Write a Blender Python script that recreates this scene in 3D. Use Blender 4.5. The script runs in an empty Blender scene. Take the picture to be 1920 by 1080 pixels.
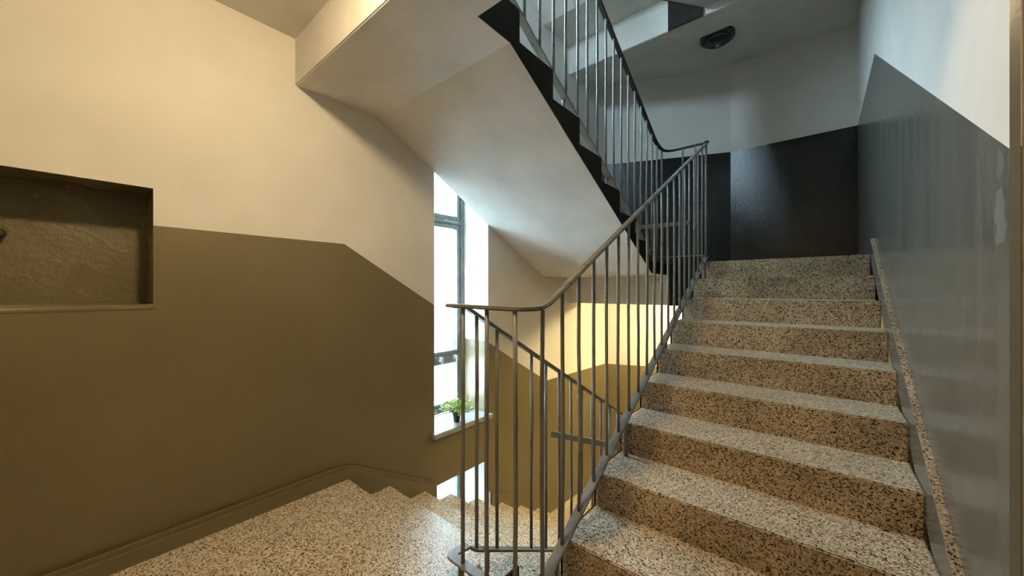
import bpy, bmesh, math, random
from mathutils import Vector, Matrix, Euler
random.seed(7)
S = bpy.context.scene
COL = S.collection

# ------------------------------------------------------------------ camera
EYE = 1.2594
YAW = 0.6974
cam_d = bpy.data.cameras.new('camera')
cam_d.sensor_width = 36.0
cam_d.lens = 687.06 / 1920 * 36
cam_d.shift_y = 3.69 / 1920
cam_d.clip_start = 0.02
cam = bpy.data.objects.new('camera', cam_d)
cam.location = (0, 0, EYE)
cam.rotation_euler = (math.pi / 2, 0, YAW)
COL.objects.link(cam)
S.camera = cam

# ------------------------------------------------------------------ sky, view
W = bpy.data.worlds.new('overcast_sky')
S.world = W
W.use_nodes = True
bg = W.node_tree.nodes['Background']
bg.inputs['Color'].default_value = (0.62, 0.84, 1.0, 1)
bg.inputs['Strength'].default_value = 33.0
S.view_settings.view_transform = 'Standard'
S.view_settings.look = 'None'
S.view_settings.gamma = 1.0
S.view_settings.exposure = 1.35
S.view_settings.use_curve_mapping = False
S.cycles.max_bounces = 10
S.cycles.diffuse_bounces = 6
S.cycles.transparent_max_bounces = 12
S.cycles.sample_clamp_indirect = 8.0
S.cycles.caustics_reflective = False
S.cycles.caustics_refractive = False
S.cycles.use_denoising = True

LAMP_NEAR = 172.0        # emission of the lit globes
LAMP_LOW = 440.0

def portal(loc, rot, sx, sy):
    d = bpy.data.lights.new('window_portal', 'AREA')
    d.shape = 'RECTANGLE'; d.size = sx; d.size_y = sy
    d.cycles.is_portal = True
    o = bpy.data.objects.new('window_portal', d)
    o.location = loc; o.rotation_euler = rot
    COL.objects.link(o)

# ------------------------------------------------------------------ dimensions
XW = -2.457             # left wall
XR = 0.321              # right wall
RISE, RUN = 0.17, 0.3121
SL = RISE / RUN
XA, XB = -1.20, -0.87   # the two edges of the well
YN = -1.45              # wall behind the camera
XE = 1.65               # far side of the landing to the right
YB = 5.437              # back wall
BEND = (-0.874, YB)     # back wall bends here
BL = (-2.34, 4.85)      # and meets the left wall here
Z_UP = 1.53             # far landing
Z_LOW = -1.36           # lower far landing
Z_TOP = 3.06            # landing above the camera
Z_UP2 = 4.42            # far landing one storey up
ROOF = 6.45
BASE = -3.3
WY0, WY1 = 1.925, 2.572 # window opening in left wall
WXF = -2.80             # room side of the window frame
XO = -2.95              # outside of the left wall

# ------------------------------------------------------------------ materials
def mat(name):
    m = bpy.data.materials.new(name); m.use_nodes = True
    nt = m.node_tree
    b = nt.nodes['Principled BSDF']
    return m, nt, b
def N(nt, t, **k):
    n = nt.nodes.new(t)
    for a, v in k.items():
        if a.startswith('i_'):
            n.inputs[a[2:].replace('_', ' ')].default_value = v
        else: setattr(n, a, v)
    return n
def ramp(nt, stops, interp='LINEAR'):
    r = nt.nodes.new('ShaderNodeValToRGB'); r.color_ramp.interpolation = interp
    e = r.color_ramp.elements
    while len(e) < len(stops): e.new(0.5)
    for i, (p, c) in enumerate(stops):
        e[i].position = p; e[i].color = (*c, 1) if len(c) == 3 else c
    return r

def painted(name, c0, c1, rough, bump, spec=0.5, scales=(2.2, 38.0), rough_var=0.0, lump=0.6, stretch=None, dist=0.006, det=3.0):
    m, nt, b = mat(name)
    g = N(nt, 'ShaderNodeNewGeometry')
    src = g.outputs['Position']
    if stretch:
        mp = N(nt, 'ShaderNodeMapping'); mp.inputs['Scale'].default_value = stretch
        nt.links.new(src, mp.inputs['Vector']); cs = mp.outputs['Vector']
    else: cs = src
    n1 = N(nt, 'ShaderNodeTexNoise', i_Scale=scales[0], i_Detail=det, i_Roughness=0.5)
    nt.links.new(cs, n1.inputs['Vector'])
    r = ramp(nt, [(0.3, c0), (0.7, c1)])
    nt.links.new(n1.outputs['Fac'], r.inputs['Fac'])
    nt.links.new(r.outputs['Color'], b.inputs['Base Color'])
    n2 = N(nt, 'ShaderNodeTexNoise', i_Scale=scales[1], i_Detail=6.0, i_Roughness=0.62)
    n3 = N(nt, 'ShaderNodeTexNoise', i_Scale=scales[1] * 0.16, i_Detail=3.0)
    nt.links.new(src, n2.inputs['Vector']); nt.links.new(src, n3.inputs['Vector'])
    ma = N(nt, 'ShaderNodeMath', operation='MULTIPLY_ADD')
    ma.inputs[1].default_value = lump * 4
    nt.links.new(n3.outputs['Fac'], ma.inputs[0]); nt.links.new(n2.outputs['Fac'], ma.inputs[2])
    bp = N(nt, 'ShaderNodeBump', i_Strength=bump, i_Distance=dist)
    nt.links.new(ma.outputs[0], bp.inputs['Height'])
    nt.links.new(bp.outputs['Normal'], b.inputs['Normal'])
    b.inputs['Specular IOR Level'].default_value = spec
    if rough_var:
        mr = N(nt, 'ShaderNodeMapRange')
        mr.inputs['From Min'].default_value = 0.3; mr.inputs['From Max'].default_value = 0.7
        mr.inputs['To Min'].default_value = rough - rough_var; mr.inputs['To Max'].default_value = rough + rough_var
        nt.links.new(n1.outputs['Fac'], mr.inputs['Value'])
        nt.links.new(mr.outputs['Result'], b.inputs['Roughness'])
    else: b.inputs['Roughness'].default_value = rough
    return m

M = {}
M['plaster'] = painted('cream_plaster', (0.66, 0.63, 0.58), (0.74, 0.71, 0.665), 0.85, 0.22, 0.25)
M['soffit'] = painted('rough_plaster', (0.62, 0.60, 0.565), (0.74, 0.71, 0.67), 0.85, 0.5, 0.25, (3.0, 30.0))
M['dado'] = painted('olive_gloss_paint', (0.172, 0.138, 0.072), (0.198, 0.160, 0.086), 0.34, 0.22, 0.5, (1.6, 45.0), 0.03, 0.5)
M['dado_niche'] = painted('olive_gloss_paint_lumpy', (0.168, 0.138, 0.072), (0.20, 0.165, 0.09), 0.27, 0.75, 0.5, (2.5, 40.0), 0.03, 0.5)
M['dado_streak'] = painted('grey_gloss_paint_streaky', (0.115, 0.112, 0.096), (0.148, 0.142, 0.122), 0.225, 0.05, 0.5, (2.0, 40.0), 0.03, 0.3, (5, 5, 0.5))
M['dado_dark'] = painted('near_black_gloss_paint', (0.009, 0.009, 0.0085), (0.015, 0.0145, 0.013), 0.13, 0.55, 0.6, (3.0, 55.0), 0.02, 0.12, None, 0.004)
M['stringer'] = painted('dark_brown_paint', (0.011, 0.009, 0.006), (0.020, 0.016, 0.011), 0.6, 0.5, 0.2, (5.0, 60.0), 0.05)
def peel(m, c, rad, col):          # a flaked patch in the paint
    nt = m.node_tree; b = nt.nodes['Principled BSDF']
    src = b.inputs['Base Color'].links[0].from_socket
    g = N(nt, 'ShaderNodeNewGeometry')
    a = N(nt, 'ShaderNodeVectorMath', operation='SUBTRACT'); a.inputs[1].default_value = c
    d = N(nt, 'ShaderNodeVectorMath', operation='DIVIDE'); d.inputs[1].default_value = rad
    l = N(nt, 'ShaderNodeVectorMath', operation='LENGTH')
    n = N(nt, 'ShaderNodeTexNoise', i_Scale=28.0, i_Detail=4.0)
    ad = N(nt, 'ShaderNodeMath', operation='MULTIPLY_ADD'); ad.inputs[1].default_value = 1.6
    nt.links.new(g.outputs['Position'], a.inputs[0]); nt.links.new(a.outputs[0], d.inputs[0]); nt.links.new(d.outputs[0], l.inputs[0])
    nt.links.new(g.outputs['Position'], n.inputs['Vector']); nt.links.new(n.outputs['Fac'], ad.inputs[0]); nt.links.new(l.outputs['Value'], ad.inputs[2])
    r = ramp(nt, [(0.0, (1, 1, 1)), (1.0, (0, 0, 0))]); r.color_ramp.elements[0].position = 0.80; r.color_ramp.elements[1].position = 0.86
    h = N(nt, 'ShaderNodeMath', operation='MULTIPLY'); h.inputs[1].default_value = 0.5
    nt.links.new(ad.outputs[0], h.inputs[0]); nt.links.new(h.outputs[0], r.inputs['Fac'])
    mx = N(nt, 'ShaderNodeMix', data_type='RGBA'); mx.inputs[7].default_value = (*col, 1)
    nt.links.new(r.outputs['Color'], mx.inputs[0]); nt.links.new(src, mx.inputs[6]); nt.links.new(mx.outputs[2], b.inputs['Base Color'])
peel(M['dado_streak'], (0.321, 1.375, 1.43), (1, 0.035, 0.075), (0.21, 0.21, 0.195))
peel(M['dado_streak'], (0.321, 1.375, 1.55), (1, 0.022, 0.040), (0.19, 0.19, 0.18))
M['metal'] = painted('grey_painted_steel', (0.17, 0.17, 0.155), (0.235, 0.23, 0.21), 0.34, 0.25, 0.5, (14.0, 160.0), 0.08)
M['handrail'] = painted('dark_grey_painted_handrail', (0.15, 0.145, 0.13), (0.21, 0.20, 0.18), 0.32, 0.25, 0.5, (14.0, 160.0), 0.08)
M['frame'] = painted('grey_painted_window_wood', (0.17, 0.19, 0.19), (0.235, 0.25, 0.25), 0.45, 0.3, 0.4, (10.0, 90.0))
M['sill'] = painted('pale_stone', (0.26, 0.27, 0.27), (0.36, 0.37, 0.37), 0.45, 0.15, 0.4, (9.0, 90.0))
M['wood'] = painted('brown_door_wood', (0.11, 0.065, 0.02), (0.19, 0.115, 0.04), 0.5, 0.4, 0.4, (5.0, 60.0), 0, 0.5, (14, 14, 1))
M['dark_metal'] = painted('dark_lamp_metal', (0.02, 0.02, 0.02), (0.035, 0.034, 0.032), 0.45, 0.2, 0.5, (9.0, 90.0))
M['hardware'] = painted('worn_steel', (0.45, 0.45, 0.43), (0.6, 0.6, 0.58), 0.35, 0.2, 0.5, (30.0, 200.0))
M['pot'] = painted('black_plastic', (0.008, 0.008, 0.008), (0.014, 0.014, 0.014), 0.4, 0.05, 0.5)
M['soil'] = painted('dark_soil', (0.02, 0.014, 0.01), (0.05, 0.035, 0.025), 0.95, 0.8, 0.1, (60.0, 200.0))
M['leaf'] = painted('fresh_green_leaf', (0.22, 0.40, 0.06), (0.50, 0.64, 0.20), 0.5, 0.1, 0.4, (45.0, 160.0))
M['petal'] = painted('white_petal', (0.75, 0.76, 0.62), (0.88, 0.88, 0.80), 0.6, 0.05, 0.3, (40.0, 160.0))

def terrazzo(name, lo, hi):
    m, nt, b = mat(name)
    g = N(nt, 'ShaderNodeNewGeometry')
    v = N(nt, 'ShaderNodeTexVoronoi', i_Scale=195.0, i_Randomness=1.0)
    nw = N(nt, 'ShaderNodeTexNoise', i_Scale=120.0, i_Detail=2.0)
    nt.links.new(g.outputs['Position'], nw.inputs['Vector'])
    vm = N(nt, 'ShaderNodeVectorMath', operation='MULTIPLY_ADD')
    vm.inputs[1].default_value = (0.006, 0.006, 0.006)
    nt.links.new(nw.outputs['Color'], vm.inputs[0]); nt.links.new(g.outputs['Position'], vm.inputs[2])
    nt.links.new(vm.outputs[0], v.inputs['Vector'])
    sp = N(nt, 'ShaderNodeSeparateColor'); nt.links.new(v.outputs['Color'], sp.inputs[0])
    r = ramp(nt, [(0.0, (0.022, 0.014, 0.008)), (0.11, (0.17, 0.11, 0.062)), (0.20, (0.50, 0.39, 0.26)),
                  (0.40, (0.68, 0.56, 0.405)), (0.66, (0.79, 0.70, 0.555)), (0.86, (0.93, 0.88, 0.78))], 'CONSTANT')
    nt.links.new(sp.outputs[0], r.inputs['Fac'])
    # broad patches of wear and dirt, and the riser copy's painted-in shade
    n1 = N(nt, 'ShaderNodeTexNoise', i_Scale=3.2, i_Detail=5.0, i_Roughness=0.65)
    nt.links.new(g.outputs['Position'], n1.inputs['Vector'])
    r2 = ramp(nt, [(0.3, lo), (0.62, hi)])
    nt.links.new(n1.outputs['Fac'], r2.inputs['Fac'])
    mx = N(nt, 'ShaderNodeMix', data_type='RGBA', blend_type='MULTIPLY'); mx.inputs[0].default_value = 1
    nt.links.new(r.outputs['Color'], mx.inputs[6]); nt.links.new(r2.outputs['Color'], mx.inputs[7])
    nt.links.new(mx.outputs[2], b.inputs['Base Color'])
    b.inputs['Roughness'].default_value = 0.34
    b.inputs['Specular IOR Level'].default_value = 0.45
    bp = N(nt, 'ShaderNodeBump', i_Strength=0.18, i_Distance=0.002)
    nt.links.new(v.outputs['Distance'], bp.inputs['Height'])
    nt.links.new(bp.outputs['Normal'], b.inputs['Normal'])
    return m
M['terrazzo'] = terrazzo('speckled_terrazzo', (0.82, 0.81, 0.80), (1, 1, 1))
M['terrazzo_riser'] = terrazzo('speckled_terrazzo_shaded', (0.40, 0.345, 0.28), (0.68, 0.60, 0.51))  # darker, browner copy that puts the risers' shading into the colour

def emitter(name, col, strength):
    m, nt, b = mat(name)
    b.inputs['Base Color'].default_value = (0.8, 0.8, 0.78, 1)
    b.inputs['Emission Color'].default_value = (*col, 1)
    b.inputs['Emission Strength'].default_value = strength
    b.inputs['Roughness'].default_value = 0.4
    return m
M['globe_near'] = emitter('lit_opal_glass_warm', (1.0, 0.77, 0.44), LAMP_NEAR)
M['globe_low'] = emitter('lit_opal_glass_yellow', (1.0, 0.78, 0.36), LAMP_LOW)
m, nt, b = mat('unlit_smoked_glass')
b.inputs['Base Color'].default_value = (0.03, 0.03, 0.028, 1); b.inputs['Roughness'].default_value = 0.25
M['globe_off'] = m

def glass(name, frost, tint=(0.93, 0.96, 0.97, 1)):
    m = bpy.data.materials.new(name); m.use_nodes = True
    nt = m.node_tree; nt.nodes.clear()
    out = N(nt, 'ShaderNodeOutputMaterial')
    tr = N(nt, 'ShaderNodeBsdfTransparent'); gl = N(nt, 'ShaderNodeBsdfGlossy', i_Roughness=0.08)
    tr.inputs['Color'].default_value = tint
    mx = N(nt, 'ShaderNodeMixShader'); mx.inputs[0].default_value = 0.06
    nt.links.new(tr.outputs[0], mx.inputs[1]); nt.links.new(gl.outputs[0], mx.inputs[2])
    last = mx
    if frost:
        tl = N(nt, 'ShaderNodeBsdfTranslucent'); tl.inputs['Color'].default_value = (0.9, 0.92, 0.93, 1)
        g = N(nt, 'ShaderNodeNewGeometry')
        n1 = N(nt, 'ShaderNodeTexVoronoi', i_Scale=55.0); nt.links.new(g.outputs['Position'], n1.inputs['Vector'])
        r = ramp(nt, [(0.1, (0.55, 0.55, 0.55)), (0.5, (0.9, 0.9, 0.9))])
        nt.links.new(n1.outputs['Distance'], r.inputs['Fac'])
        m2 = N(nt, 'ShaderNodeMixShader')
        nt.links.new(r.outputs['Color'], m2.inputs[0])
        nt.links.new(mx.outputs[0], m2.inputs[1]); nt.links.new(tl.outputs[0], m2.inputs[2])
        last = m2
    nt.links.new(last.outputs[0], out.inputs['Surface'])
    return m
M['glass'] = glass('clear_window_glass', False)
M['frosted'] = glass('ornamental_frosted_glass', True, (0.66, 0.69, 0.70, 1))
M['dimmed'] = glass('dimmed_window_glass', False, (0.56, 0.59, 0.60, 1))  # grey tint added to dim the daylight through the lower windows

def white_brick():
    m, nt, b = mat('white_painted_brick')
    tc = N(nt, 'ShaderNodeTexCoord')
    sx = N(nt, 'ShaderNodeSeparateXYZ'); nt.links.new(tc.outputs['Object'], sx.inputs[0])
    cb = N(nt, 'ShaderNodeCombineXYZ')
    nt.links.new(sx.outputs['Y'], cb.inputs['X']); nt.links.new(sx.outputs['Z'], cb.inputs['Y'])
    br = N(nt, 'ShaderNodeTexBrick', i_Scale=1.0)
    br.inputs['Color1'].default_value = (0.8, 0.78, 0.76, 1); br.inputs['Color2'].default_value = (0.72, 0.70, 0.69, 1)
    br.inputs['Mortar'].default_value = (0.5, 0.5, 0.5, 1)
    br.inputs['Brick Width'].default_value = 0.25; br.inputs['Row Height'].default_value = 0.08
    br.inputs['Mortar Size'].default_value = 0.008
    nt.links.new(cb.outputs[0], br.inputs['Vector'])
    nt.links.new(br.outputs['Color'], b.inputs['Base Color'])
    b.inputs['Roughness'].default_value = 0.9
    return m
M['brick'] = white_brick()
M['paving'] = painted('grey_paving', (0.25, 0.25, 0.24), (0.36, 0.36, 0.35), 0.9, 0.3, 0.2)

# ------------------------------------------------------------------ helpers
def tag(o, label=None, cat=None, group=None, kind=None):
    if label: o['label'] = label
    if cat: o['category'] = cat
    if group: o['group'] = group
    if kind: o['kind'] = kind
    return o

def link(name, me, mats, parent=None, smooth=False):
    o = bpy.data.objects.new(name, me)
    COL.objects.link(o)
    if not isinstance(mats, (list, tuple)): mats = [mats]
    if not me.materials:
        for k in mats: me.materials.append(M[k])
    if smooth: me.polygons.foreach_set('use_smooth', [True] * len(me.polygons))
    if parent: o.parent = parent
    return o

def empty(name, loc=(0, 0, 0)):
    o = bpy.data.objects.new(name, None); o.empty_display_size = 0.1
    o.location = loc; COL.objects.link(o)
    return o

class MB:
    """collects polygons of one mesh; build() links it as one object, local to its parent's location"""
    def __init__(s): s.v = []; s.f = []; s.m = []
    def poly(s, pts, mi=0):
        i = len(s.v); s.v += [tuple(p) for p in pts]; s.f.append(tuple(range(i, i + len(pts)))); s.m.append(mi)
    def box(s, x0, x1, y0, y1, z0, z1, mi=0):
        c = [(x, y, z) for z in (z0, z1) for y in (y0, y1) for x in (x0, x1)]
        i = len(s.v); s.v += c
        for q in ((0, 2, 3, 1), (4, 5, 7, 6), (0, 1, 5, 4), (2, 6, 7, 3), (0, 4, 6, 2), (1, 3, 7, 5)):
            s.f.append(tuple(i + k for k in q)); s.m.append(mi)
    def prism(s, outline, axis, a0, a1, mi=0, cap=None, side=None):
        """outline of 2D points; axis 'x': points are (y,z) extruded in x; 'z': points are (x,y) extruded in z"""
        def P(p, a): return (a, p[0], p[1]) if axis == 'x' else (p[0], p[1], a)
        i = len(s.v); n = len(outline)
        s.v += [P(p, a0) for p in outline] + [P(p, a1) for p in outline]
        s.f.append(tuple(i + k for k in reversed(range(n)))); s.m.append(mi if cap is None else cap)
        s.f.append(tuple(i + n + k for k in range(n))); s.m.append(mi if cap is None else cap)
        for k in range(n):
            s.f.append((i + k, i + (k + 1) % n, i + n + (k + 1) % n, i + n + k)); s.m.append(mi if side is None else side)
    def tube(s, pts, r, n=8, mi=0, r2=None):
        rings = []; L = len(pts)
        pts = [Vector(p) for p in pts]
        ref = None
        for k, p in enumerate(pts):
            t = (pts[min(k + 1, L - 1)] - pts[max(k - 1, 0)]).normalized()
            if ref is None: ref = Vector((1, 0, 0)) if abs(t.x) < 0.8 else Vector((0, 1, 0))
            u = (ref - t * ref.dot(t)).normalized(); w = t.cross(u); ref = u
            rr = r if r2 is None else r + (r2 - r) * k / (L - 1)
            i = len(s.v)
            s.v += [tuple(p + (u * math.cos(a) + w * math.sin(a)) * rr) for a in [2 * math.pi * q / n for q in range(n)]]
            rings.append(i)
        for a, b_ in zip(rings, rings[1:]):
            for q in range(n):
                s.f.append((a + q, a + (q + 1) % n, b_ + (q + 1) % n, b_ + q)); s.m.append(mi)
        s.f.append(tuple(rings[0] + q for q in reversed(range(n)))); s.m.append(mi)
        s.f.append(tuple(rings[-1] + q for q in range(n))); s.m.append(mi)
    def bar(s, pts, w, h, mi=0):
        """flat bar of width w (sideways) and height h swept along pts, mitred"""
        pts = [Vector(p) for p in pts]; L = len(pts); rings = []
        for k, p in enumerate(pts):
            a = (pts[k] - pts[k - 1]).normalized() if k else None
            b_ = (pts[k + 1] - pts[k]).normalized() if k < L - 1 else None
            a = a or b_; b_ = b_ or a
            sa = Vector((a.y, -a.x, 0)).normalized(); sb = Vector((b_.y, -b_.x, 0)).normalized()
            sd = (sa + sb).normalized(); sd = sd / max(0.3, sd.dot(sa))
            ua = sa.cross(a).normalized(); ub = sb.cross(b_).normalized()
            up = (ua + ub).normalized(); up = up / max(0.3, up.dot(ua))
            i = len(s.v)
            for e, g in ((-1, -1), (1, -1), (1, 1), (-1, 1)): s.v.append(tuple(p + sd * (e * w / 2) + up * (g * h / 2)))
            rings.append(i)
        for a, b_ in zip(rings, rings[1:]):
            for q in range(4):
                s.f.append((a + q, a + (q + 1) % 4, b_ + (q + 1) % 4, b_ + q)); s.m.append(mi)
        s.f.append(tuple(rings[0] + q for q in reversed(range(4)))); s.m.append(mi)
        s.f.append(tuple(rings[-1] + q for q in range(4))); s.m.append(mi)
    def lathe(s, prof, c=(0, 0, 0), n=24, mi=0):
        """profile of (radius, z), open ends"""
        rings = []
        for r, z in prof:
            i = len(s.v)
            s.v += [(c[0] + r * math.cos(2 * math.pi * q / n), c[1] + r * math.sin(2 * math.pi * q / n), c[2] + z) for q in range(n)]
            rings.append(i)
        for a, b_ in zip(rings, rings[1:]):
            for q in range(n):
                s.f.append((a + q, a + (q + 1) % n, b_ + (q + 1) % n, b_ + q)); s.m.append(mi)
        s.f.append(tuple(rings[0] + q for q in reversed(range(n)))); s.m.append(mi)
        s.f.append(tuple(rings[-1] + q for q in range(n))); s.m.append(mi)
    def build(s, name, mats, parent=None, smooth=False, bevel=0, fix=True, seg=2):
        off = Vector(parent.matrix_world.translation) if parent else Vector()
        if parent:
            off = Vector(parent.location)
            q = parent.parent
            while q: off += Vector(q.location); q = q.parent
        me = bpy.data.meshes.new(name)
        me.from_pydata([tuple(Vector(p) - off) for p in s.v], [], s.f)
        me.polygons.foreach_set('material_index', s.m)
        if fix or bevel:
            bm = bmesh.new(); bm.from_mesh(me)
            if fix: bmesh.ops.remove_doubles(bm, verts=bm.verts, dist=1e-5)
            bmesh.ops.recalc_face_normals(bm, faces=bm.faces)
            if bevel:
                es = [e for e in bm.edges if len(e.link_faces) == 2 and e.calc_face_angle(0) > 0.5]
                bmesh.ops.bevel(bm, geom=es, offset=bevel, segments=seg, affect='EDGES', clamp_overlap=True)
            bm.to_mesh(me); bm.free()
        me.update()
        return link(name, me, mats, parent, smooth)

def fillet(pts, r, n=6):
    pts = [Vector(p) for p in pts]; out = [pts[0]]
    for a, p, b_ in zip(pts, pts[1:], pts[2:]):
        d1 = (a - p); d2 = (b_ - p)
        q = min(r, d1.length * 0.49, d2.length * 0.49)
        p1 = p + d1.normalized() * q; p2 = p + d2.normalized() * q
        for k in range(n + 1):
            t = k / n; out.append(p1 * (1 - t) ** 2 + p * (2 * t * (1 - t)) + p2 * t * t)
    out.append(pts[-1])
    return out

def clip(poly, keep):          # clip a 2D polygon by keep(p) >= 0, keep linear
    out = []
    for a, b_ in zip(poly, poly[1:] + poly[:1]):
        fa, fb = keep(a), keep(b_)
        if fa >= 0: out.append(a)
        if (fa > 0 > fb) or (fa < 0 < fb):
            t = fa / (fa - fb); out.append((a[0] + (b_[0] - a[0]) * t, a[1] + (b_[1] - a[1]) * t))
    return out

def sheet(mb, P, brk, bands, holes=(), flip=False):
    """wall surface: brk = break points along s; bands(s) -> rising list of z limits, mats list alongside"""
    zs, mats = bands
    brk = sorted(set(list(brk) + [h[k] for h in holes for k in (0, 1)]))
    for s0, s1 in zip(brk, brk[1:]):
        if s1 - s0 < 1e-6: continue
        A, B = zs(s0 + 1e-7), zs(s1 - 1e-7)
        for k, mi in enumerate(mats):
            base = [(s0, A[k]), (s1, B[k]), (s1, B[k + 1]), (s0, A[k + 1])]
            polys = [base]
            for h in holes:
                if h[0] <= s0 + 1e-6 and h[1] >= s1 - 1e-6:
                    nxt = []
                    for p in polys:
                        for kp in (lambda q, z=h[2]: z - q[1], lambda q, z=h[3]: q[1] - z):
                            c = clip(p, kp)
                            if len(c) >= 3: nxt.append(c)
                    polys = nxt
            for p in polys:
                ar = sum(a[0] * b_[1] - b_[0] * a[1] for a, b_ in zip(p, p[1:] + p[:1]))
                if abs(ar) < 1e-7: continue
                mb.poly([P(*q) for q in p], mi)

def lin(pts):
    def f(s):
        if s <= pts[0][0]: return pts[0][1]
        for a, b_ in zip(pts, pts[1:]):
            if s <= b_[0]: return a[1] + (b_[1] - a[1]) * (s - a[0]) / (b_[0] - a[0])
        return pts[-1][1]
    return f

# ------------------------------------------------------------------ the room: walls
def xw(y): return XW + 0.117 * max(0.0, min(1.0, (y - 3.0) / 1.85))
NICHE = (-1.05, 0.243, 1.172, 1.748)
WIN = [(WY0, WY1, -2.55, -0.385), (WY0, WY1, 0.04, 2.62), (WY0, WY1, 3.05, 5.6)]
d1 = lin([(-3, 1.57), (1.17, 1.57), (3.51, 0.21), (9, 0.21)])                     # top of lower dado
n3 = lin([(-3, 2.92), (0.95, 2.92), (3.42, 1.47), (9, 1.47)])                     # hidden inside flight and slabs
d3 = lin([(-3, 4.6), (0.89, 4.6), (3.56, 3.04), (9, 3.04)])
n5 = lin([(-3, 5.80), (0.95, 5.80), (3.42, 4.36), (9, 4.36)])
mb = MB()
def Pl(s, z): return (xw(s), s, z)
brk = [YN, 0.89, 0.95, 1.17, 3.0, 3.42, 3.51, 3.56, BL[1]]
sheet(mb, Pl, brk, (lambda s: [BASE, d1(s), n3(s), d3(s), n5(s), ROOF], [1, 0, 1, 0, 1]), WIN + [NICHE])
sheet(mb, lambda s, z: (XO, s, z), [YN - 0.25, BL[1] + 0.8], (lambda s: [BASE, ROOF], [0]), WIN)
for (a, b_, z0, z1), zd in zip(WIN, (-9, 0.762, 3.7)):       # reveals
    for y in (a, b_):
        zz = max(z0, min(z1, zd))
        if y == b_ or True:
            if zz > z0: mb.poly([(XW, y, z0), (XO, y, z0), (XO, y, zz), (XW, y, zz)], 1)
            mb.poly([(XW, y, zz), (XO, y, zz), (XO, y, z1), (XW, y, z1)], 0)
    mb.poly([(XW, a, z1), (XW, b_, z1), (XO, b_, z1), (XO, a, z1)], 0)
    mb.poly([(XW, a, z0), (XW, b_, z0), (XO, b_, z0), (XO, a, z0)], 0)
a, b_, z0, z1 = NICHE                                          # the niche, painted all over
XN = XW - 0.26
mb.poly([(XN, a, z0), (XN, b_, z0), (XN, b_, z1), (XN, a, z1)], 2)
mb.poly([(XW, b_, z0), (XN, b_, z0), (XN, b_, z1), (XW, b_, z1)], 2)
mb.poly([(XW, a, z0), (XN, a, z0), (XN, a, z1), (XW, a, z1)], 2)
mb.poly([(XW, a, z1), (XN, a, z1), (XN, b_, z1), (XW, b_, z1)], 2)
mb.poly([(XW, a, z0), (XN, a, z0), (XN, b_, z0), (XW, b_, z0)], 2)
wl = mb.build('wall_left', ['plaster', 'dado', 'dado_niche'], fix=False)
tag(wl, 'cream plaster wall with glossy olive lower half, niche and tall window', 'wall', kind='structure')
mb = MB()                                                       # the rounded ledge at the foot of the niche
mb.tube([(XW - 0.012, a, z0 + 0.004), (XW - 0.012, b_, z0 + 0.004)], 0.017, 10)
mb.tube([(XN + 0.02, a, z0 + 0.006), (XN + 0.02, b_, z0 + 0.006)], 0.020, 10)
tag(mb.build('niche_ledge', ['dado'], wl, smooth=True), 'glossy rounded lower edge of the niche')

mb = MB()
dB = lambda s: [BASE, 0.21, 1.45, 3.04, 4.35, ROOF]
wb = MB()
def Pb1(s, z): return (BL[0] + (BEND[0] - BL[0]) * s, BL[1] + (BEND[1] - BL[1]) * s, z)
def Pb2(s, z): return (s, YB, z)
# stretch the slanted wall a little past the corner so that no gap opens
sheet(wb, Pb1, [-0.12, 0, 1], (dB, [1, 0, 2, 0, 1]))
sheet(wb, Pb2, [BEND[0], XR + 0.3], (dB, [1, 0, 2, 0, 1]))
sheet(wb, lambda s, z: (s, YB + 0.25, z), [XO, XR + 0.3], (lambda s: [BASE, ROOF], [0]))
o = wb.build('wall_back', ['plaster', 'dado', 'dado_dark'], fix=False)
tag(o, 'bent end wall of the stairwell, white above a near-black glossy lower half', 'wall', kind='structure')

mb = MB()
dr = lin([(-3, 1.57), (1.32, 1.57), (3.87, 3.04), (9, 3.04)])
sheet(mb, lambda s, z: (XR, s, z), [1.32, 3.87, YB + 0.02], (lambda s: [BASE, dr(s), ROOF], [1, 0]))
sheet(mb, lambda s, z: (XR + 0.25, s, z), [1.32, YB + 0.25], (lambda s: [BASE, ROOF], [0]))
for z0, z1, mi in ((BASE, 1.57, 1), (1.57, ROOF, 0)):           # its free end, facing the landing
    mb.poly([(XR, 1.32, z0), (XR + 0.013, 1.312, z0), (XR + 0.013, 1.312, z1), (XR, 1.32, z1)], 1)
    mb.poly([(XR + 0.013, 1.312, z0), (XE, 1.312, z0), (XE, 1.312, z1), (XR + 0.013, 1.312, z1)], mi)
o = mb.build('wall_right', ['plaster', 'dado_streak'], fix=False)
tag(o, 'right wall beside the rising stairs, bluish white above streaky grey gloss paint', 'wall', kind='structure')

mb = MB()
WN = (-1.92, -1.08, 4.32, 5.24)
for y in (YN, YN - 0.25):
    sheet(mb, lambda s, z, y=y: (s, y, z), [XO, XE], (lambda s: [BASE, 1.57, 2.9, 4.1, ROOF], [1, 0, 1, 0]), [WN])
for x in WN[:2]: mb.poly([(x, YN, WN[2]), (x, YN - 0.25, WN[2]), (x, YN - 0.25, WN[3]), (x, YN, WN[3])], 0)
for z in WN[2:]: mb.poly([(WN[0], YN, z), (WN[1], YN, z), (WN[1], YN - 0.25, z), (WN[0], YN - 0.25, z)], 0)
tag(mb.build('wall_near', ['plaster', 'dado'], fix=False), 'plain stairwell wall behind the viewer with one window upstairs', 'wall', kind='structure')
mb = MB()
for x in (XE, XE + 0.2):
    sheet(mb, lambda s, z, x=x: (x, s, z), [YN - 0.25, 1.6], (lambda s: [BASE, 1.57, 2.9, 4.5, ROOF], [1, 0, 1, 0]))
tag(mb.build('wall_side', ['plaster', 'dado'], fix=False), 'side wall of the landing to the right of the viewer', 'wall', kind='structure')

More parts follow.
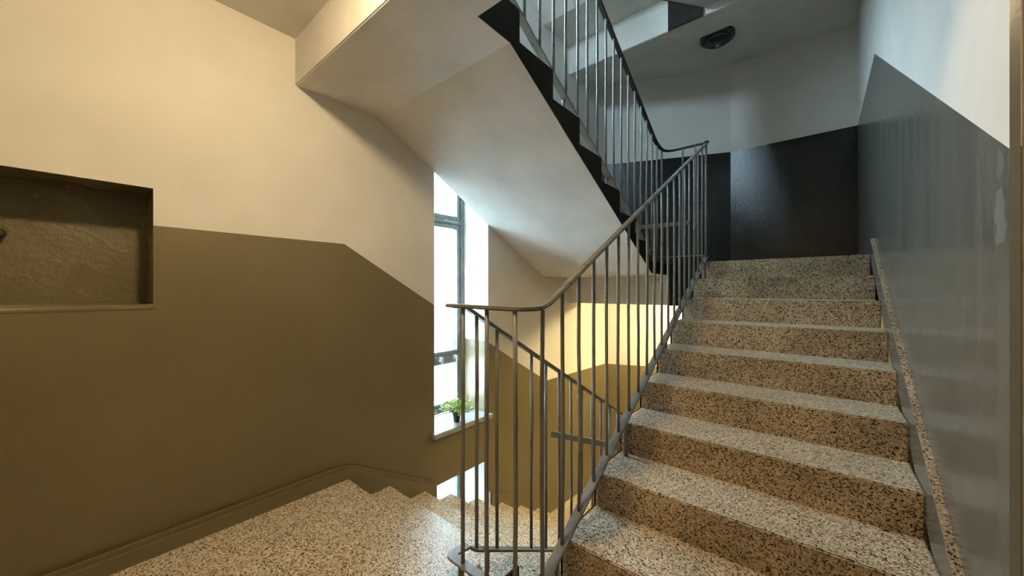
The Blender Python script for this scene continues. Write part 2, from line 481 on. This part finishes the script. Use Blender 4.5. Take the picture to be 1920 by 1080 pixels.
# brown door frame right at the free end of the right wall
mb = MB()
mb.box(XR + 0.0135, XR + 0.11, 1.262, 1.3115, 0, 2.15)
mb.box(XR + 0.11, 1.25, 1.262, 1.3115, 2.06, 2.15)
tag(mb.build('trim_1', ['wood'], bevel=0.004), 'brown wooden door frame at the right edge', 'door frame', kind='structure')

# ------------------------------------------------------------------ floors and ceilings
def slab(name, outline, z0, z1, label, cat, mats=('soffit', 'terrazzo', 'stringer')):
    mb = MB(); n = len(outline)
    mb.poly([(x, y, z0) for x, y in outline], 0); mb.poly([(x, y, z1) for x, y in outline], 1)
    for (x0, y0), (x1, y1) in zip(outline, outline[1:] + outline[:1]):
        mb.poly([(x0, y0, z0), (x1, y1, z0), (x1, y1, z1), (x0, y0, z1)], 2)
    o = mb.build(name, list(mats)); tag(o, label, cat, kind='structure'); return o
near = lambda yl, yr: [(XO, YN - .2), (XE + .2, YN - .2), (XE + .2, 1.5), (XR, 1.5), (XR, yr), (XB, yr), (XB, 1.19), (XA, 1.19), (XA, yl), (XO, yl)]
slab('floor', near(1.17, 1.40), -0.22, 0.0, 'speckled tan terrazzo floor of the near landing', 'floor')
slab('ceiling', near(1.19, 1.40), 2.795, Z_TOP, 'plaster underside of the landing above the viewer', 'ceiling')
far = [(XO, 3.985), (XR + .2, 3.985), (XR + .2, YB + .2), (BEND[0], YB + .2), (XO, 4.9)]
slab('floor', far, 1.265, Z_UP, 'dark landing floor at the head of the rising stairs', 'floor')
slab('ceiling', far, 4.15, Z_UP2, 'grey plaster ceiling over the upper landing with a round lamp', 'ceiling')
slab('floor', [(XO, 3.345), (XA, 3.345), (XA, 3.67), (XR + .2, 3.67), (XR + .2, YB + .2), (BEND[0], YB + .2), (XO, 4.9)], Z_LOW - .26, Z_LOW, 'warmly lit terrazzo floor of the lower landing', 'floor')
slab('floor', [(XO, YN - .2), (XE + .2, YN - .2), (XE + .2, YB + .25), (XO, YB + .25)], BASE - .2, BASE + 0.02, 'bottom floor of the stairwell far below', 'floor')
slab('ceiling', [(XO, YN - .25), (XE + .2, YN - .25), (XE + .2, YB + .25), (XO, YB + .25)], ROOF - .02, ROOF + .2, 'top ceiling of the stairwell', 'ceiling', ('plaster',) * 3)

def beam(name, y0, y1, z0, z1, label, wellface=True, x1=None):
    mb = MB(); x1 = x1 or XR + 0.02
    mb.box(XW - 0.02, x1, y0, y1, z0, z1, 0)
    o = mb.build(name, ['soffit'], bevel=0.006); tag(o, label, 'beam', kind='structure')
    return o
bm1 = beam('ceiling_beam', 0.8665, 1.19, 2.511, 2.85, 'plaster beam along the edge of the landing overhead', x1=XE)
bm2 = beam('ceiling_beam', 3.962, 4.29, 1.10, 1.50, 'shadowed plaster beam under the upper landing above the yellow-lit wall')
bm3 = beam('ceiling_beam', 3.962, 4.29, 3.95, 4.39, 'pale plaster beam under the topmost landing, left of a dark painted patch')
for z0, z1, par, lab in ((1.10, Z_UP, bm2, 'dark brown painted landing edge in the well'), (3.95, Z_UP2, bm3, 'dark speckled painted landing edge in the well')):
    mb = MB(); mb.box(XA, XB, 3.948, 3.965, z0 - 0.003, z1 - 0.004)
    tag(mb.build('well_face', ['stringer'], par), lab)

# ------------------------------------------------------------------ stairs
def flight(name, x0, x1, first_y, d, n, zbase, soffit, label, well=None, group='terrazzo stair flights', last=True):
    """first_y: y of the lowest riser; d: +1 climbs away from the viewer, -1 towards; soffit: profile (y,z) of the underside"""
    root = empty(name, ((x0 + x1) / 2, first_y, zbase))
    tag(root, label, 'stairs', group)
    cnt = n if last else n - 1
    # one step mesh, shared
    mb = MB(); R = RUN + 0.004; w = (x1 - x0) / 2
    prof = [(0, 0), (0, RISE), (d * R, RISE), (d * R, RISE - 0.03), (d * 0.02, -0.012), (0, -0.012)]
    mb.prism(prof, 'x', -w, w)
    me = None
    for k in range(cnt):
        if me is None:
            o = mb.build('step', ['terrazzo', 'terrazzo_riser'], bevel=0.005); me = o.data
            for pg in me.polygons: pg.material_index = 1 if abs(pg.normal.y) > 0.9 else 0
            o.parent = root
        else:
            o = bpy.data.objects.new('step', me); COL.objects.link(o); o.parent = root
        o.location = (0, d * RUN * k, RISE * k)
    mb = MB(); mb.prism(soffit, 'x', x0, x1)
    mb.build('soffit', ['soffit'], root)
    if well is not None:
        # painted side of the flight: a saw-toothed plate on the well side
        saw = []
        for k in range(cnt):
            yk = first_y + d * RUN * k
            saw += [(yk, zbase + RISE * k - 0.002), (yk, zbase + RISE * (k + 1) - 0.004)]
        saw.append((first_y + d * RUN * cnt, zbase + RISE * cnt - 0.004))
        low = well['low']
        mb = MB(); x = well['x']
        mb.prism(saw + low, 'x', x - 0.006, x + 0.006)
        mb.build('stringer', ['stringer'], root)
    return root

# flight up, on the right
sof2 = lambda z: [(1.33, z - 0.20), (1.40, z + 0.0), (3.99, z + 0.10 + 1.36), (3.99, z + 1.10), (3.85, z + 1.10)]
Y2 = 3.8775 - 8 * RUN
flight('stair_flight', XB, 0.30, Y2, 1, 9, 0.0,
       [(Y2, -0.2), (Y2, -0.01), (Y2 + 8 * RUN, 1.36), (3.98, 1.40), (3.98, 1.12), (3.75, 1.12), (Y2 + 0.25, -0.2)],
       'speckled terrazzo stairs rising to the upper landing beside the grey wall',
       {'x': XB, 'low': [(3.97, 1.52), (3.97, 1.12), (3.75, 1.12), (Y2 + 0.25, -0.2), (Y2, -0.2)]})
# flight down, on the left
Y1 = 1.17 + 8 * RUN
flight('stair_flight', XW, XA, Y1 - RUN, -1, 8, Z_LOW,
       [(Y1 + 0.3, Z_LOW - 0.2), (Y1 + .02, Z_LOW - 0.19), (Y1 - RUN, Z_LOW - 0.02), (1.18, -0.20), (1.15, -0.22), (1.42, -0.45), (3.46, -1.56), (3.9, -1.56)],
       'speckled terrazzo stairs leading down along the olive wall past the window',
       {'x': XA, 'low': [(1.13, 0.0), (1.13, -0.22), (1.42, -0.45), (3.46, -1.56), (3.7, -1.56), (3.7, Z_LOW)]}, last=False)
# flight over it, seen from below
Y3 = 3.36
flight('stair_flight', XW, XA, Y3, -1, 9, Z_UP,
       [(3.98, 1.52), (3.98, 1.413), (3.466, 1.413), (1.416, 2.511), (1.185, 2.511), (0.9, 2.75), (0.9, 2.9), (Y3, 1.52)],
       'overhead stair flight with pale sloping soffit and dark saw-toothed side',
       {'x': XA, 'low': [(0.89 - 0.02, 3.05), (1.19, 2.515), (1.416, 2.513), (3.466, 1.415), (3.968, 1.415), (3.968, 1.525)]})
# the two flights a storey up, of which only undersides show
flight('stair_flight', XB, 0.30, 3.75 - 7 * RUN, 1, 8, Z_TOP,
       [(1.3, Z_TOP - 0.22), (1.5, Z_TOP + 0.02), (3.76, 4.26), (3.98, 4.26), (3.98, 4.036), (3.97, 4.036), (1.45, 2.66), (1.3, 2.66)],
       'topmost stair flight on the right, only its grey underside showing',
       {'x': XB, 'low': [(3.97, 4.41), (3.97, 4.036), (1.45, 2.66), (1.40, 2.66)]})
flight('stair_flight', XW, XA, Y3, -1, 9, Z_UP2,
       [(3.98, 4.41), (3.98, 4.303), (3.466, 4.303), (1.416, 5.40), (0.9, 5.6), (0.9, 5.8), (Y3, 4.41)],
       'topmost stair flight on the left, its underside behind the overhead railing',
       {'x': XA, 'low': [(0.87, 5.93), (1.19, 5.41), (1.416, 5.40), (3.466, 4.305), (3.968, 4.305), (3.968, 4.41)]})

for fl_, z in ((bpy.data.objects['stair_flight.002'], Z_UP), (bpy.data.objects['stair_flight.004'], Z_UP2)):
    mb = MB(); mb.box(XW, XA - 0.007, Y3 + 0.001, 3.984, z - 0.025, z - 0.0005)
    mb.build('landing_edge', ['terrazzo'], fl_)

# ------------------------------------------------------------------ skirtings
def skirt(name, prof, x0, x1, label, mats, bevel=0.008):
    mb = MB(); mb.prism(prof, 'x', x0, x1); o = mb.build(name, mats, bevel=bevel)
    return tag(o, label, 'skirting', kind='structure')
# right: sloping board with a bare terrazzo top edge
def nz(y): return Z_UP + SL * (y - (Y2 + 8 * RUN))
prof = [(1.325, nz(1.325) - 0.12), (1.325, nz(1.325) + 0.122), (3.87, nz(3.87) + 0.122), (YB, Z_UP + 0.10), (YB, Z_UP - 0.01), (3.95, Z_UP - 0.01)]
mb = MB(); mb.prism(prof, 'x', 0.2995, XR + 0.002, 0)
o = mb.build('baseboard_right', ['dado_streak'])
tag(o, 'grey sloping skirting along the rising stairs with worn speckled top edge', 'skirting', kind='structure')
mb = MB()
mb.poly([(0.2985, 1.325, nz(1.325) + 0.1235), (XR, 1.325, nz(1.325) + 0.1235), (XR, 3.868, nz(3.868) + 0.1235), (0.2985, 3.868, nz(3.868) + 0.1235)])
mb.poly([(0.2985, 1.325, nz(1.325) + 0.116), (XR, 1.325, nz(1.325) + 0.116), (XR, 3.868, nz(3.868) + 0.116), (0.2985, 3.868, nz(3.868) + 0.116)])
mb2 = MB(); mb2.prism([(1.3249, nz(1.325) + 0.114), (1.3249, nz(1.325) + 0.1235), (3.868, nz(3.868) + 0.1235), (3.868, nz(3.868) + 0.114)], 'x', 0.2985, XR + 0.001)
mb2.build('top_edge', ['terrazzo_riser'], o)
# left: along the landing, then down the stairs until the lower window
def nd(y): return -SL * (y - 1.17)
skirt('baseboard_left', [(YN, -0.02), (YN, 0.088), (1.10, 0.088), (1.21, nd(1.21) + 0.092), (1.925, nd(1.925) + 0.078), (1.925, nd(1.925) - 0.3), (1.30, -0.3)],
      XW - 0.005, XW + 0.058, 'olive skirting rounded over the corner where the stairs start down', ['dado'], 0.022)
skirt('baseboard_left', [(2.575, nd(2.575) - 0.3), (2.575, nd(2.575) + 0.085), (3.66, nd(3.66) + 0.085), (4.84, Z_LOW + 0.085), (4.84, Z_LOW - 0.02), (3.6, Z_LOW - 0.05)],
      XW - 0.005, XW + 0.04, 'lower olive skirting past the window running down to the lower landing', ['dado'], 0.011)

# ------------------------------------------------------------------ windows
def window(name, y0, y1, z0, z1, trans, label, detail):
    root = empty(name, (WXF, (y0 + y1) / 2, z0)); tag(root, label, 'window', kind='structure')
    fw = 0.046; xa, xb = WXF - 0.075, WXF
    mb = MB()
    mb.box(xa, xb, y0, y0 + fw, z0, z1); mb.box(xa, xb, y1 - fw, y1, z0, z1)
    mb.box(xa, xb, y0 + fw, y1 - fw, z1 - fw, z1); mb.box(xa, xb, y0 + fw, y1 - fw, z0, z0 + 0.05)
    mb.build('window_frame', ['frame'], root, bevel=0.004)
    edges = [z0 + 0.05] + [e for t in trans for e in t] + [z1 - fw]
    for t in trans:
        mb = MB(); mb.box(xa - 0.002, xb + 0.004, y0 + fw, y1 - fw, (t[0] + t[1]) / 2 - 0.022, (t[0] + t[1]) / 2 + 0.022)
        mb.build('transom', ['frame'], root, bevel=0.004)
    for i in range(0, len(edges), 2):
        a, b_ = edges[i], edges[i + 1]
        a2 = a if i == 0 else (trans[i // 2 - 1][0] + trans[i // 2 - 1][1]) / 2 + 0.023
        b2 = b_ if i // 2 >= len(trans) else (trans[i // 2][0] + trans[i // 2][1]) / 2 - 0.023
        sw = 0.040
        mb = MB(); xs, xt = WXF - 0.055, WXF - 0.008
        mb.box(xs, xt, y0 + fw + .001, y0 + fw + sw, a2, b2); mb.box(xs, xt, y1 - fw - sw, y1 - fw - .001, a2, b2)
        mb.box(xs, xt, y0 + fw + sw, y1 - fw - sw, a2, a2 + sw); mb.box(xs, xt, y0 + fw + sw, y1 - fw - sw, b2 - sw, b2)
        sash = mb.build('sash', ['frame'], root, bevel=0.004)
        mb = MB(); mb.box(WXF - 0.034, WXF - 0.030, y0 + fw + sw, y1 - fw - sw, a2 + sw, b2 - sw)
        p = mb.build('pane', ['frosted' if (i == 0 and detail) else 'glass' if z0 > 2.9 else 'dimmed'], sash)
        if i == 0 and detail: tag(p, 'ornamental frosted pane')
    if detail:
        for yy in (2.255, 2.44):               # latches on the lower transom
            mb = MB(); zt = (trans[0][0] + trans[0][1]) / 2
            mb.box(WXF + 0.002, WXF + 0.016, yy - 0.018, yy + 0.018, zt - 0.026, zt + 0.022)
            mb.box(WXF + 0.014, WXF + 0.050, yy - 0.010, yy + 0.010, zt - 0.004, zt + 0.014)
            mb.box(WXF + 0.040, WXF + 0.054, yy - 0.014, yy + 0.014, zt - 0.050, zt + 0.014)
            tag(mb.build('latch', ['hardware'], root, bevel=0.003), 'pale metal latch')
        mb = MB(); zt = (trans[1][0] + trans[1][1]) / 2
        mb.tube([(WXF + 0.01, 2.33, zt + 0.012), (WXF + 0.02, 2.30, zt), (WXF + 0.02, 2.45, zt - 0.004), (WXF + 0.008, 2.47, zt)], 0.004, 6)
        tag(mb.build('stay_hook', ['hardware'], root), 'thin metal window stay')
    return root
w1 = window('window_1', WY0, WY1, 0.066, 2.62, [(0.51, 0.68), (1.87, 2.00)], 'tall narrow grey-framed window beside the stairs with a plant on its sill', True)
w2 = window('window_2', WY0, WY1, -2.52, -0.385, [(-1.9, -1.75)], 'lower window glimpsed under the wall beyond the descending steps', False)
w3 = window('window_3', WY0, WY1, 3.07, 5.6, [(3.5, 3.67), (4.86, 4.99)], 'upper stair window hidden behind the overhead flight', False)
mb = MB(); mb.box(WXF, XW + 0.045, WY0 - 0.03, WY1 + 0.03, 0.022, 0.066)
tag(mb.build('sill', ['sill'], w1, bevel=0.006), 'pale stone window sill')
for zz, w in ((-2.56, w2), (3.03, w3)):
    mb = MB(); mb.box(WXF, XW + 0.045, WY0 - 0.03, WY1 + 0.03, zz, zz + 0.04); mb.build('sill', ['sill'], w, bevel=0.006)
# window in the wall behind the viewer, one storey up
root = empty('window_4', ((WN[0] + WN[1]) / 2, YN - 0.15, WN[2])); tag(root, 'window of the upper near landing behind the viewer', 'window', kind='structure')
mb = MB(); f = 0.06
mb.box(WN[0], WN[0] + f, YN - .2, YN - .12, WN[2], WN[3]); mb.box(WN[1] - f, WN[1], YN - .2, YN - .12, WN[2], WN[3])
mb.box(WN[0] + f, WN[1] - f, YN - .2, YN - .12, WN[2], WN[2] + f); mb.box(WN[0] + f, WN[1] - f, YN - .2, YN - .12, WN[3] - f, WN[3])
xm = (WN[0] + WN[1]) / 2; mb.box(xm - .03, xm + .03, YN - .2, YN - .12, WN[2] + f, WN[3] - f)
mb.build('window_frame', ['frame'], root, bevel=0.004)
for xa, xb in ((WN[0] + f, xm - .03), (xm + .03, WN[1] - f)):
    mb = MB(); mb.box(xa, xb, YN - .162, YN - .158, WN[2] + f, WN[3] - f); mb.build('pane', ['glass'], root)
portal(((WN[0] + WN[1]) / 2, YN - 0.26, (WN[2] + WN[3]) / 2), (math.pi / 2, 0, 0), WN[1] - WN[0], WN[3] - WN[2])
for (a, b_, z0, z1) in WIN:
    portal((XO - 0.01, (a + b_) / 2, (z0 + z1) / 2), (0, -math.pi / 2, 0), z1 - z0, b_ - a)
# white brick building across the yard
mb = MB(); mb.box(-9.4, -9.0, -10.0, 22.0, -4.0, 3.4)
tag(mb.build('wall_opposite', ['brick']), 'white painted brick wall across the yard outside the window', 'wall', kind='structure')

mb = MB(); mb.box(-9.0, XO - 0.01, -10.0, 22.0, -4.1, -4.0)
tag(mb.build('ground', ['paving']), 'grey paving of the yard outside', 'ground', kind='structure')

# ------------------------------------------------------------------ railings
BALR = 0.0088
def baluster(root, x, y, z0, z1, r=BALR, bend=0.004):
    mb = MB(); q = random.Random(int(1000 * (x * 7 + y * 13 + z0 * 3)))
    j = [(q.uniform(-bend, bend), q.uniform(-bend, bend)) for _ in range(2)]
    mb.tube([(x, y, z0), (x + j[0][0], y + j[0][1], z0 + (z1 - z0) * 0.35), (x + j[1][0], y + j[1][1], z0 + (z1 - z0) * 0.7), (x, y, z1)], r, 8)
    mb.build('baluster', ['metal'], root, smooth=True)
def foot(root, x, y, z0, z1, dx=0.0):
    mb = MB(); mb.tube([(x + dx, y, z0), (x + dx * 0.6, y, z0 + (z1 - z0) * 0.6), (x, y, z1)], 0.0115, 8)
    mb.build('foot', ['metal'], root, smooth=True)
def rail_mesh(root, pts, name='handrail', mt='handrail'):
    mb = MB(); mb.bar(fillet(pts, 0.11, 8), 0.038, 0.016); mb.build(name, [mt], root, bevel=0.005)
def base_mesh(root, pts, r=0.05):
    mb = MB(); mb.bar(fillet(pts, r, 3), 0.044, 0.011); mb.build('base_rail', ['metal'], root, bevel=0.002)

XU, XD = -0.835, -1.235         # rails over the rising and the falling side of the well
YT = 1.055                      # lower turn
YT2 = 3.93                      # upper turn
h2 = lambda y: 1.396 + SL * (y - 1.569)          # handrail of the rising flight
b2 = lambda y: nz(y) + 0.030
h1 = lambda y: 1.178 - SL * (y - 1.16)           # handrail of the falling flight
b1 = lambda y: 0.083 - SL * (y - 1.136)
h3 = lambda y: 3.075 + SL * (3.02 - y)           # handrail of the overhead flight
b3 = lambda y: Z_UP + RISE + SL * (Y3 - y) + 0.05

# railing of the rising flight, with the turn over the landing
r2 = empty('stair_railing', (XU, YT, 0)); tag(r2, 'grey steel railing climbing with the rising stairs, curving level over the landing', 'railing', 'stair railings')
rail_mesh(r2, [(XD - 0.02, YT, 1.192), (XU, YT, 1.187), (XU, 1.19, 1.187), (XU, YT2 - 0.02, h2(YT2 - 0.02))])
base_mesh(r2, [(XD, 1.16, 0.088), (XD, YT, 0.100), (XU, YT, 0.098), (XU, 1.18, 0.098), (XU, 3.93, b2(3.93))], 0.022)
for x in (-1.155, -1.015, -0.870): baluster(r2, x, YT, 0.098, 1.185)
y = 1.185
while y < 3.93:
    baluster(r2, XU, y, max(b2(y), 0.098), h2(y) - 0.008 if y > 1.19 else 1.18); y += 0.1425
baluster(r2, XU, 3.915, b2(3.915), h2(3.915) - 0.008)
for yy, k in ((1.27, 0), (1.965, 2), (2.66, 4), (3.30, 6), (3.80, 8)):
    zt = RISE * max(0, math.floor((yy - Y2) / RUN) + 1)
    foot(r2, XU + 0.012, yy, zt, b2(yy) - 0.004)
mb = MB(); mb.tube([(-0.95, YT, -0.0), (-0.95, YT, 0.095)], 0.013, 8); mb.build('foot', ['metal'], r2, smooth=True)
mb = MB(); mb.tube([(-1.165, YT, -0.0), (-1.165, YT, 0.095)], 0.013, 8); mb.build('foot', ['metal'], r2, smooth=True)
mb = MB(); mb.bar([(XU, 3.30, 1.822), (XA + 0.0, 3.11, 1.797)], 0.012, 0.034)
tag(mb.build('brace', ['metal'], r2), 'flat grey tie bar across the well')

# railing of the falling flight
r1 = empty('stair_railing', (XD, YT, 0)); tag(r1, 'grey steel railing dropping with the stairs that lead down', 'railing', 'stair railings')
rail_mesh(r1, [(XD, YT + 0.012, 1.187), (XD, 1.13, 1.187), (XD, 3.70, h1(3.70)), (XD, 3.93, h1(3.70)), (XU, 3.93, h1(3.70))])
base_mesh(r1, [(XD, 1.155, 0.086), (XD, 1.19, b1(1.19)), (XD, 3.66, b1(3.66)), (XD, 3.93, b1(3.66)), (XU, 3.93, b1(3.66))], 0.02)
for x in (-1.12, -0.98): baluster(r1, x, 3.93, b1(3.66), h1(3.70))
y = 1.215
while y < 3.6:
    baluster(r1, XD, y, b1(y), h1(y) - 0.008); y += 0.1425
for yy in (1.30, 1.93, 2.56, 3.18):
    zt = -RISE * max(0, math.floor((yy - 1.17) / RUN) + 1)
    foot(r1, XD - 0.012, yy, zt, b1(yy))
mb = MB(); mb.bar([(XD, 1.84, 0.395), (XB - 0.0, 2.01, 0.36)], 0.012, 0.034)
tag(mb.build('brace', ['metal'], r1), 'flat grey tie bar across the well')

# railing of the overhead flight, with the level turn at its foot
r3 = empty('stair_railing', (XD, YT2, Z_UP)); tag(r3, 'upper railing with handrail coloured dark for its shaded underside and bright bars along the overhead flight', 'railing', 'stair railings')
yk = 3.02 - (2.70 - 3.075) / SL
rail_mesh(r3, [(XU, YT2 - 0.02, 2.695), (XU, YT2 + 0.04, 2.70), (XD, YT2 + 0.04, 2.70), (XD, yk, 2.70), (XD, 0.98, h3(0.98))], mt='dark_metal')  # dark colour stands in for the shade on the handrail's underside
base_mesh(r3, [(XU, YT2 + 0.02, Z_UP + 0.07), (XD, YT2 + 0.02, Z_UP + 0.07), (XD, 3.55, Z_UP + 0.07), (XD, 0.98, b3(0.98) )], 0.03)
for x in (-0.94, -1.06): baluster(r3, x, YT2 + 0.03, Z_UP + 0.07, 2.69)
y = 3.86
while y > 1.0:
    baluster(r3, XD, y, max(Z_UP + 0.07, b3(y)), max(2.70, h3(y)) - 0.008); y -= 0.1425
for yy in (3.66, 2.62, 2.0, 1.35):
    zt = Z_UP + RISE * max(0, math.floor((Y3 - yy) / RUN) + 1)
    foot(r3, XD - 0.012, yy, zt, max(Z_UP + 0.07, b3(yy)))

# ------------------------------------------------------------------ lamps
def lamp(x, y, z, r, globe, label, drop=0.085):
    root = empty('ceiling_lamp', (x, y, z)); tag(root, label, 'lamp', 'round ceiling lamps')
    mb = MB(); mb.lathe([(r, 0.0), (r, -0.03), (r * 0.9, -0.045), (r * 0.8, -0.045)], (x, y, z), 32); mb.build('base', ['dark_metal'], root, smooth=False)
    mb = MB(); pr = [(r * 0.8 * math.cos(a), -0.044 - (drop - 0.044) * math.sin(a)) for a in [math.pi / 2 * k / 7 for k in range(7)]] + [(r * 0.06, -drop)]
    mb.lathe(pr, (x, y, z), 32); mb.build('globe', [globe], root, smooth=True)
    return root
lamp(-1.02, 0.44, 2.795, 0.10, 'globe_near', 'small warm lit ceiling lamp over the near landing', 0.12)
lamp(-0.90, 4.56, 1.265, 0.10, 'globe_low', 'small lit yellow ceiling lamp over the lower landing, behind the beam', 0.10)
lm_ = lamp(-0.888, 4.70, 4.15, 0.175, 'globe_off', 'dark unlit round lamp on the ceiling over the upper landing', 0.10)
mb = MB(); mb.lathe([(0.02, -0.098), (0.02, -0.115), (0.008, -0.118)], (-0.888, 4.70, 4.15), 12); mb.build('finial', ['hardware'], lm_)

# ------------------------------------------------------------------ small things
mb = MB(); kc = (XN + 0.0, -0.214, 1.50)
mb.v = []
for ring in ((0.0, 0.018), (0.02, 0.014), (0.03, 0.026), (0.045, 0.024), (0.05, 0.012)):
    for q in range(16):
        a = 2 * math.pi * q / 16
        mb.v.append((kc[0] + ring[0], kc[1] + ring[1] * math.cos(a), kc[2] + ring[1] * math.sin(a)))
for k in range(4):
    for q in range(16): mb.f.append((k * 16 + q, k * 16 + (q + 1) % 16, (k + 1) * 16 + (q + 1) % 16, (k + 1) * 16 + q)); mb.m.append(0)
mb.f.append(tuple(range(15, -1, -1))); mb.m.append(0); mb.f.append(tuple(64 + q for q in range(16))); mb.m.append(0)
tag(mb.build('knob', ['dark_metal'], smooth=True), 'small dark round knob in the olive wall niche', 'knob')

# potted plant on the sill
px, py, pz = -2.52, 2.225, 0.066
pl = empty('potted_plant', (px, py, pz)); tag(pl, 'small leafy plant with white blossoms in a black pot on the sill', 'plant')
mb = MB(); mb.lathe([(0.027, 0), (0.038, 0.082), (0.041, 0.083), (0.041, 0.094), (0.036, 0.094), (0.035, 0.085)], (px, py, pz), 20)
mb.build('pot', ['pot'], pl, smooth=False)
mb = MB(); mb.lathe([(0.034, 0.080), (0.034, 0.087), (0.02, 0.090)], (px, py, pz), 16); mb.build('soil', ['soil'], pl)
rg = random.Random(3)
lf = MB(); fl = MB(); st = MB()
def leaf(mbx, c, d, L, w, mi=0):
    d = Vector(d).normalized(); s = d.cross(Vector((rg.uniform(-1, 1), rg.uniform(-1, 1), rg.uniform(-1, 1)))).normalized()
    n = s.cross(d); c = Vector(c)
    p = [c, c + d * L * 0.4 + s * w + n * 0.15 * w, c + d * L, c + d * L * 0.4 - s * w + n * 0.15 * w, c + d * L * 0.5 - n * 0.35 * w]
    for tri in ((0, 1, 4), (1, 2, 4), (2, 3, 4), (3, 0, 4)): mbx.poly([p[t] for t in tri])
for k in range(64):
    az = rg.uniform(0, 2 * math.pi); el = rg.uniform(0.1, 1.45); L = rg.uniform(0.08, 0.165)
    d = Vector((math.cos(az) * math.cos(el), math.sin(az) * math.cos(el), math.sin(el) * 0.85))
    b0 = Vector((px + rg.uniform(-.02, .02), py + rg.uniform(-.02, .02), pz + 0.087)); tip = b0 + d * L
    st.tube([b0, b0 + d * L * 0.5 + Vector((0, 0, 0.012)), tip], 0.0011, 4)
    for j in range(14):
        t = rg.uniform(0.3, 1.0); c = b0 + d * L * t + Vector((rg.uniform(-.015, .015), rg.uniform(-.015, .015), rg.uniform(-.01, .012)))
        leaf(lf, c, d + Vector((rg.uniform(-1, 1), rg.uniform(-1, 1), rg.uniform(-.6, .8))), rg.uniform(0.015, 0.028), rg.uniform(0.005, 0.008))
    if k % 3 != 0:
        for j in range(3):
            c = tip + Vector((rg.uniform(-.012, .012), rg.uniform(-.012, .012), rg.uniform(0, .02)))
            for a in range(5):
                leaf(fl, c, (math.cos(a * 1.257), math.sin(a * 1.257), 0.5 + rg.uniform(-.3, .3)), 0.0125, 0.0055)
lf.build('foliage', ['leaf'], pl, fix=False)['kind'] = 'stuff'
fl.build('blossom', ['petal'], pl, fix=False)['kind'] = 'stuff'
st.build('stems', ['leaf'], pl, fix=False)['kind'] = 'stuff'
